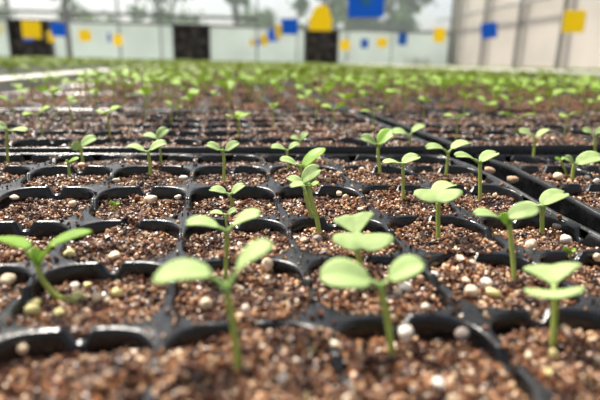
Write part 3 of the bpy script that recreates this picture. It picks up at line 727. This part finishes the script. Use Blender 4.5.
# rails along the end wall, posts, each a thing of its own
def bar(name, a, b, w, label, cat, group=None, m=GREYP):
    a, b = np.asarray(a, float), np.asarray(b, float)
    V, Fs = tube([a, (a+b)/2, b], [w]*3, 8); o = mesh(name, V, Fs, m, True, None, a); return tag(o, label, cat, group)
bar('wall_rail', (-14, YW-0.08, zr), (XW, YW-0.08, zr), 0.045, 'grey horizontal rail where the end wall film turns clear', 'rail')
z2 = wall_z(110, 14)[2]
bar('wall_rail', (-14, YW-0.08, z2), (wall_z(257, 14)[0], YW-0.08, z2), 0.05, 'upper grey rail crossing behind the dark thick post', 'rail')
POSTS = [(70, 0.16, 15.0, 'thick dark post beside the yellow and blue trap trio'), (121, 0.06, YW-0.15, 'slim grey post behind the pale blue trap'), (162, 0.05, YW-0.15, 'slim grey post just before the middle fan'),
         (257, 0.05, YW-0.15, 'slim grey post behind the chain of small traps'), (297, 0.04, YW-0.15, 'slim grey post beside the fan under the yellow hat trap'), (347, 0.05, YW-0.15, 'slim grey post past the fan under the big blue trap'), (391, 0.04, YW-0.15, 'slim grey post between small yellow and blue traps')]
for px, w, y, lab in POSTS:
    b = wall_z(px, 57, y); bar('greenhouse_post', (b[0], y, 0), (b[0], y, 5.0), w/2, lab, 'post', 'end wall posts')
b = wall_z(436, 62); bar('greenhouse_post', (XW-0.1, YW-0.15, 0), (XW-0.1, YW-0.15, 5.0), 0.06, 'corner post where the end wall meets the pale side wall', 'post')
SIDE = [(455, 'slim post on the pale side wall nearest the corner'), (480, 'grey side wall post behind the square blue trap'), (514, 'grey side wall post between the blue trap and the yellow trap'), (557, 'grey side wall post touching the square yellow trap'), (612, 'grey side wall post at the picture edge')]
for px, lab in SIDE:
    d = ray(px, 64); t = (XW-0.1)/d[0]; P = CAM + d*t
    bar('greenhouse_post', (XW-0.1, P[1], 0), (XW-0.1, P[1], 5.0), 0.05 if px > 460 else 0.035, lab.replace('nearest', 'next to'), 'post', 'side wall posts')
def side_pt(px, py): d = ray(px, py); return CAM + d*((XW-0.16)/d[0])
bar('support_cable', side_pt(436, 21), side_pt(575, -8), 0.03, 'dark cable rising slantwise across the pale side wall', 'cable')

# ------------------------------------------------------------------ exhaust fans in the end wall
DARK = simple('dark_housing', (0.022, 0.019, 0.015), 0.7, 5, 0.4); DARK2 = simple('dark_blade', (0.06, 0.052, 0.045), 0.6, 5, 0.3); FRAME = simple('fan_frame', (0.05, 0.045, 0.04), 0.6, 5, 0.3)
def fan(xa, xb, ytop, label):
    a, b = wall_z(xa, ytop), wall_z(xb, ytop); w = b[0]-a[0]; top = (a[2]+b[2])/2; c = np.array([(a[0]+b[0])/2, YW-0.12, top-w/2]); h = w/2
    o = thing('exhaust_fan', c, label, 'fan', 'end wall exhaust fans')
    V, Fs = joinm([box(-h, h, -.2, .1, h-.06, h), box(-h, h, -.2, .1, -h, -h+.06), box(-h, -h+.06, -.2, .1, -h+.06, h-.06), box(h-.06, h, -.2, .1, -h+.06, h-.06)]); mesh('frame', V, Fs, FRAME, False, o)
    V, Fs = box(-h+.06, h-.06, .06, .1, -h+.06, h-.06); mesh('shutter', V, Fs, DARK, False, o)
    V, Fs = tube([(0, -.12, 0), (0, .02, 0)], [.09, .09], 12); mesh('hub', V, Fs, DARK2, True, o)
    for k in range(6):
        an = k*math.pi/3+.3; d = np.array([math.cos(an), 0, math.sin(an)]); p = np.array([-math.sin(an), 0, math.cos(an)])
        V = []
        for r, ww in ((.08, .05), (h*.5, .12), (h*.88, .16)):
            for s in (-1, 1):
                for dy in (-.004, .004): V.append(d*r + p*ww*s + np.array([0, -.05+.05*s+dy, 0]))
        Fs = [(0, 2, 6, 4), (1, 5, 7, 3), (4, 6, 10, 8), (5, 9, 11, 7), (0, 4, 5, 1), (4, 8, 9, 5), (2, 3, 7, 6), (6, 7, 11, 10), (8, 10, 11, 9), (0, 1, 3, 2)]
        mesh('blade', V, Fs, DARK2, False, o)
    for s in (-1, 1):
        V, Fs = tube([(-h+.04, -.16, -s*(h-.04)), (0, -.16, 0), (h-.04, -.16, s*(h-.04))], [.022]*3, 6); mesh('brace', V, Fs, DARK2, True, o)
fan(10, 52, 20, 'dark square exhaust fan behind the large yellow trap')
fan(173, 210, 25, 'brownish dark exhaust fan standing alone between slim posts')
fan(304, 337, 30, 'black square exhaust fan under the hat-shaped yellow trap')
# leaning dry weeds at the corner
TWIG = simple('dry_weed', (0.16, 0.10, 0.06), 0.9, 10, 0.3)
w = wall_z(424, 60, YW-0.9); parts = []
for k in range(70):
    a = np.array([w[0]+random.uniform(-.4, .2), w[1]+random.uniform(-.2, .2), 0]); b = a + np.array([random.uniform(-.3, .15), random.uniform(-.25, .25), random.uniform(.5, 1.15)]); parts.append(tube([a, (a+b)/2+[random.gauss(0, .05), 0, 0], b], [.012, .01, .006], 4))
V, Fs = joinm(parts); tag(mesh('dry_weed_clump', V, Fs, TWIG, False, None, (w[0], w[1], 0)), 'brown dry weed clump at the foot of the corner post', 'plant')

# ------------------------------------------------------------------ sticky traps on threads
YEL = simple('trap_yellow', (0.86, 0.64, 0.010), 0.45, 20, 0.08); BLU = simple('trap_blue', (0.010, 0.17, 0.55), 0.45, 20, 0.08); PBLU = simple('trap_pale_blue', (0.16, 0.30, 0.62), 0.5, 20, 0.1); TEAL = simple('trap_sticker', (0.02, 0.20, 0.42), 0.5, 20)
TRAPS = [ # x0, x1, y0, y1, colour, label, real width
 (-2, 5, 24, 34, 'Y', 'small yellow sticky trap at the picture edge beside a fan', .25), (22, 41, 21, 38, 'Y', 'large yellow sticky trap before the fan behind the thick dark post', .25), (46, 56, 31, 42, 'Y', 'tilted yellow sticky trap under a blue one by the thick dark post', .22),
 (53, 64, 23, 36, 'B', 'blue sticky trap just above the tilted yellow one', .22), (23, 33, 35, 41, 'B', 'blue sticky trap peeping from under the large yellow trap', .22), (79, 91, 30, 41, 'Y', 'lone yellow sticky trap between the thick and slim posts', .22), (106, 112, 33, 42, 'P', 'faded pale blue sticky trap beside the slim post', .2),
 (115, 121, 35, 45, 'Y', 'yellow sticky trap overlapping a slim post beside the faded one', .2), (250, 255, 39, 46, 'Y', 'tiny yellow trap ending the slanting chain of traps', .18), (256, 260, 39, 45, 'B', 'tiny blue trap next to last in the slanting chain', .18), (260, 268, 35, 45, 'Y', 'middle yellow trap of the slanting chain', .22),
 (268, 278, 30, 41, 'B', 'middle blue trap of the slanting chain', .22), (275, 282, 25, 38, 'Y', 'narrow yellow trap tucked behind the big blue chain trap', .2), (281, 298, 19, 34, 'B', 'big blue trap heading the slanting chain', .25), (309, 332, 5, 30, 'H', 'hat-shaped yellow sticky trap above the black fan', .27),
 (348, 384, -6, 17, 'S', 'largest blue sticky trap, cut by the top of the picture', .30), (298, 302, 28, 33, 'B', 'tiny blue trap beside the hat-shaped yellow trap', .18), (340, 350, 40, 50, 'Y', 'small yellow trap past the black fan', .2), (361, 368, 39, 48, 'B', 'small blue trap between two small yellow ones', .2),
 (377, 387, 38, 47, 'Y', 'small yellow trap between two small blue ones', .2), (399, 406, 33, 45, 'B', 'narrow upright blue trap last before the corner', .22), (433, 446, 28, 42, 'Y', 'yellow sticky trap hanging at the greenhouse corner', .24), (481, 497, 23, 38, 'B', 'square blue sticky trap before the pale side wall', .25), (563, 585, 11, 32, 'Y', 'square yellow sticky trap before the pale side wall', .25)]
for m_, c_ in ((YEL, (0.95, 0.80, 0.02)), (BLU, (0.015, 0.28, 0.75)), (PBLU, (0.2, 0.4, 0.8))):
    nt_ = m_.node_tree; o_ = [n for n in nt_.nodes if n.type == 'OUTPUT_MATERIAL'][0]; p_ = [n for n in nt_.nodes if n.type == 'BSDF_PRINCIPLED'][0]
    t_ = nt_.nodes.new('ShaderNodeBsdfTranslucent'); t_.inputs['Color'].default_value = (*c_, 1); x_ = nt_.nodes.new('ShaderNodeMixShader'); x_.inputs[0].default_value = 0.5
    nt_.links.new(p_.outputs[0], x_.inputs[1]); nt_.links.new(t_.outputs[0], x_.inputs[2]); nt_.links.new(x_.outputs[0], o_.inputs[0])
WIRE = simple('thread', (0.5, 0.5, 0.48), 0.5)
for n, (xa, xb, ya, yb, c, lab, rw) in enumerate(TRAPS):
    hpx = yb-ya; wpx = xb-xa; real_h = rw*0.96 if c != 'H' else rw*1.1
    zc = F*real_h/hpx if wpx < hpx*1.05 else F*rw/wpx
    if c == 'S': zc = F*rw/wpx
    P = at_depth((xa+xb)/2, (ya+yb)/2, zc); px = zc/F
    hw, hh = rw/2, hpx*px/2
    ang = math.acos(min(1.0, max(0.25, wpx*px/rw))) * (1 if n % 2 else -1)
    ap = wpx*px/2
    o = thing('hanging_sticky_trap', P, lab, 'sticky trap', 'yellow and blue sticky traps'); fa = -math.atan2(FW[0], FW[1])
    o.rotation_euler = (0, (-0.14 if n in (2, 22) else 0.03*math.sin(n*7)), fa + ang)
    rwh = ap/max(math.cos(ang), 0.25)
    if c == 'H':
        out = [(-.5, -.5), (.5, -.5), (.5, -.05), (.43, .1), (.36, .38), (.1, .5), (-.05, .44), (-.25, .4), (-.38, .1), (-.5, -.05)]
    else: out = [(-.5, -.5), (.5, -.5), (.5, .5), (-.5, .5)]
    k = len(out); V = [(a*2*rwh, d, b*2*hh) for d in (-.002, .002) for a, b in out]; Fs = [tuple(range(k)), tuple(range(2*k-1, k-1, -1))] + [(q, q+k, (q+1) % k+k, (q+1) % k) for q in range(k)]
    mm = {'Y': YEL, 'H': YEL, 'B': BLU, 'S': BLU, 'P': PBLU}[c]
    mesh('card', V, Fs, mm, False, o)
    if c == 'S':
        V, Fs = tube([(-.03*0, -.004, hh*0.42), (0, -.0025, hh*0.42)], [.05, .05], 14); mesh('sticker', V, Fs, TEAL, False, o)
    V, Fs = tube([(0, 0, hh*0.9), (0, 0, max(hh+0.3, 2.6-P[2]))], [.0012, .0012], 5); mesh('thread', V, Fs, WIRE, True, o)

# ------------------------------------------------------------------ trees outside
def tree(px, dist, height, spread, low, nleaf, label, seed, trunk=0.12):
    r = np.random.default_rng(seed); d = ray(px, 50); P = CAM + d*(dist/d[1]); P[2] = 0
    o = thing('broadleaf_tree', P, label, 'tree', 'trees beyond the end wall')
    V, Fs = tube([(0, 0, -0.1), (.1, 0, height*.4), (-.05, .1, height*.85)], [trunk, trunk*.8, trunk*.3], 8); mesh('trunk', V, Fs, BARK, True, o)
    for k in range(5):
        an = r.uniform(0, 6.28); h0 = height*r.uniform(.35, .6); e = np.array([math.cos(an)*spread*.6, math.sin(an)*spread*.6, h0+height*.25])
        V, Fs = tube([(0, 0, h0), e*[.5, .5, 1]-[0, 0, height*.08], e], [trunk*.5, trunk*.35, trunk*.12], 6); mesh('branch', V, Fs, BARK, True, o)
    nc = 26; cen = np.c_[r.normal(0, spread*.5, nc), r.normal(0, spread*.45, nc), low+(height-low)*r.random(nc)]
    c = cen[r.integers(0, nc, nleaf)] + r.normal(0, spread*.17, (nleaf, 3))
    R = rand_rot(nleaf); q = np.array([(-.5, -.22, 0), (0, -.34, .04), (.5, 0, 0), (0, .34, .04), (-.5, .22, 0)])*0.34
    V = (np.einsum('nij,kj->nki', R, q)*r.uniform(.7, 1.4, (nleaf, 1, 1)) + c[:, None]).reshape(-1, 3)
    Fc = (np.array([(0, 1, 2), (0, 2, 3), (0, 3, 4)])[None] + (np.arange(nleaf)*5)[:, None, None]).reshape(-1, 3)
    mesh('foliage', V, Fc, TREELEAF, True, o)
tree(366, 24, 7.5, 1.9, 1.3, 4200, 'dense green tree outside behind the largest blue trap', 1)
tree(322, 29, 8.0, 1.5, 2.2, 2200, 'leafy tree outside behind the hat-shaped trap', 2)
tree(236, 21.5, 5.6, 0.55, 3.0, 420, 'tree outside with sprays hanging above the chain of traps', 3)
tree(160, 34, 7.5, 1.5, 4.4, 700, 'thin tree outside above the middle fan', 4)
tree(75, 34, 7.5, 1.7, 4.2, 900, 'tree outside behind the thick dark post', 5)
tree(408, 29, 7.0, 1.0, 1.6, 1700, 'tree outside close to the greenhouse corner', 6)
tree(12, 34, 7.5, 1.4, 4.2, 800, 'thin tree outside above the large yellow trap', 7)
for n_, (px_, lb_) in enumerate(((5, 'low bushy tree outside over the fan by the large yellow trap'), (82, 'low bushy tree outside over the lone yellow trap'), (172, 'low bushy tree outside over the middle fan'), (268, 'low bushy tree outside over the chain of traps'))):
    tree(px_, 44, 4.3, 2.1, 0.8, 3400, lb_, 20+n_)

# ------------------------------------------------------------------ light
sd = bpy.data.lights.new('sun', 'SUN'); sun = bpy.data.objects.new('sun', sd); C.objects.link(sun)
sd.energy = 6.9; sd.angle = math.radians(3.0); sd.color = (1.0, 0.94, 0.84)
el, az = math.radians(58), math.radians(-32)       # high, ahead of the camera and a little to its left
dirv = Vector((math.sin(az)*math.cos(el), math.cos(az)*math.cos(el), math.sin(el)))
sun.rotation_euler = dirv.to_track_quat('Z', 'Y').to_euler(); sun.location = (0, 0, 8)
wd = bpy.data.worlds.new('world'); bpy.context.scene.world = wd; wd.use_nodes = True
nt = wd.node_tree; nt.nodes.clear(); out = nt.nodes.new('ShaderNodeOutputWorld'); bg = nt.nodes.new('ShaderNodeBackground')
sky = nt.nodes.new('ShaderNodeTexSky'); sky.sky_type = 'NISHITA'; sky.sun_disc = False; sky.sun_elevation = el; sky.sun_rotation = az; sky.air_density = 1.0; sky.dust_density = 3.0; sky.ozone_density = 1.0
hsv = nt.nodes.new('ShaderNodeHueSaturation'); hsv.inputs['Saturation'].default_value = 0.45
nt.links.new(sky.outputs[0], hsv.inputs['Color']); nt.links.new(hsv.outputs[0], bg.inputs['Color']); bg.inputs['Strength'].default_value = 0.16
nt.links.new(bg.outputs[0], out.inputs[0])
sc = bpy.context.scene
sc.view_settings.view_transform = 'Standard'; sc.view_settings.look = 'None'; sc.view_settings.exposure = 0.25; sc.view_settings.gamma = 1.0; sc.view_settings.use_curve_mapping = False
sc.cycles.use_denoising = True
sc.cycles.max_bounces = 6; sc.cycles.transparent_max_bounces = 8
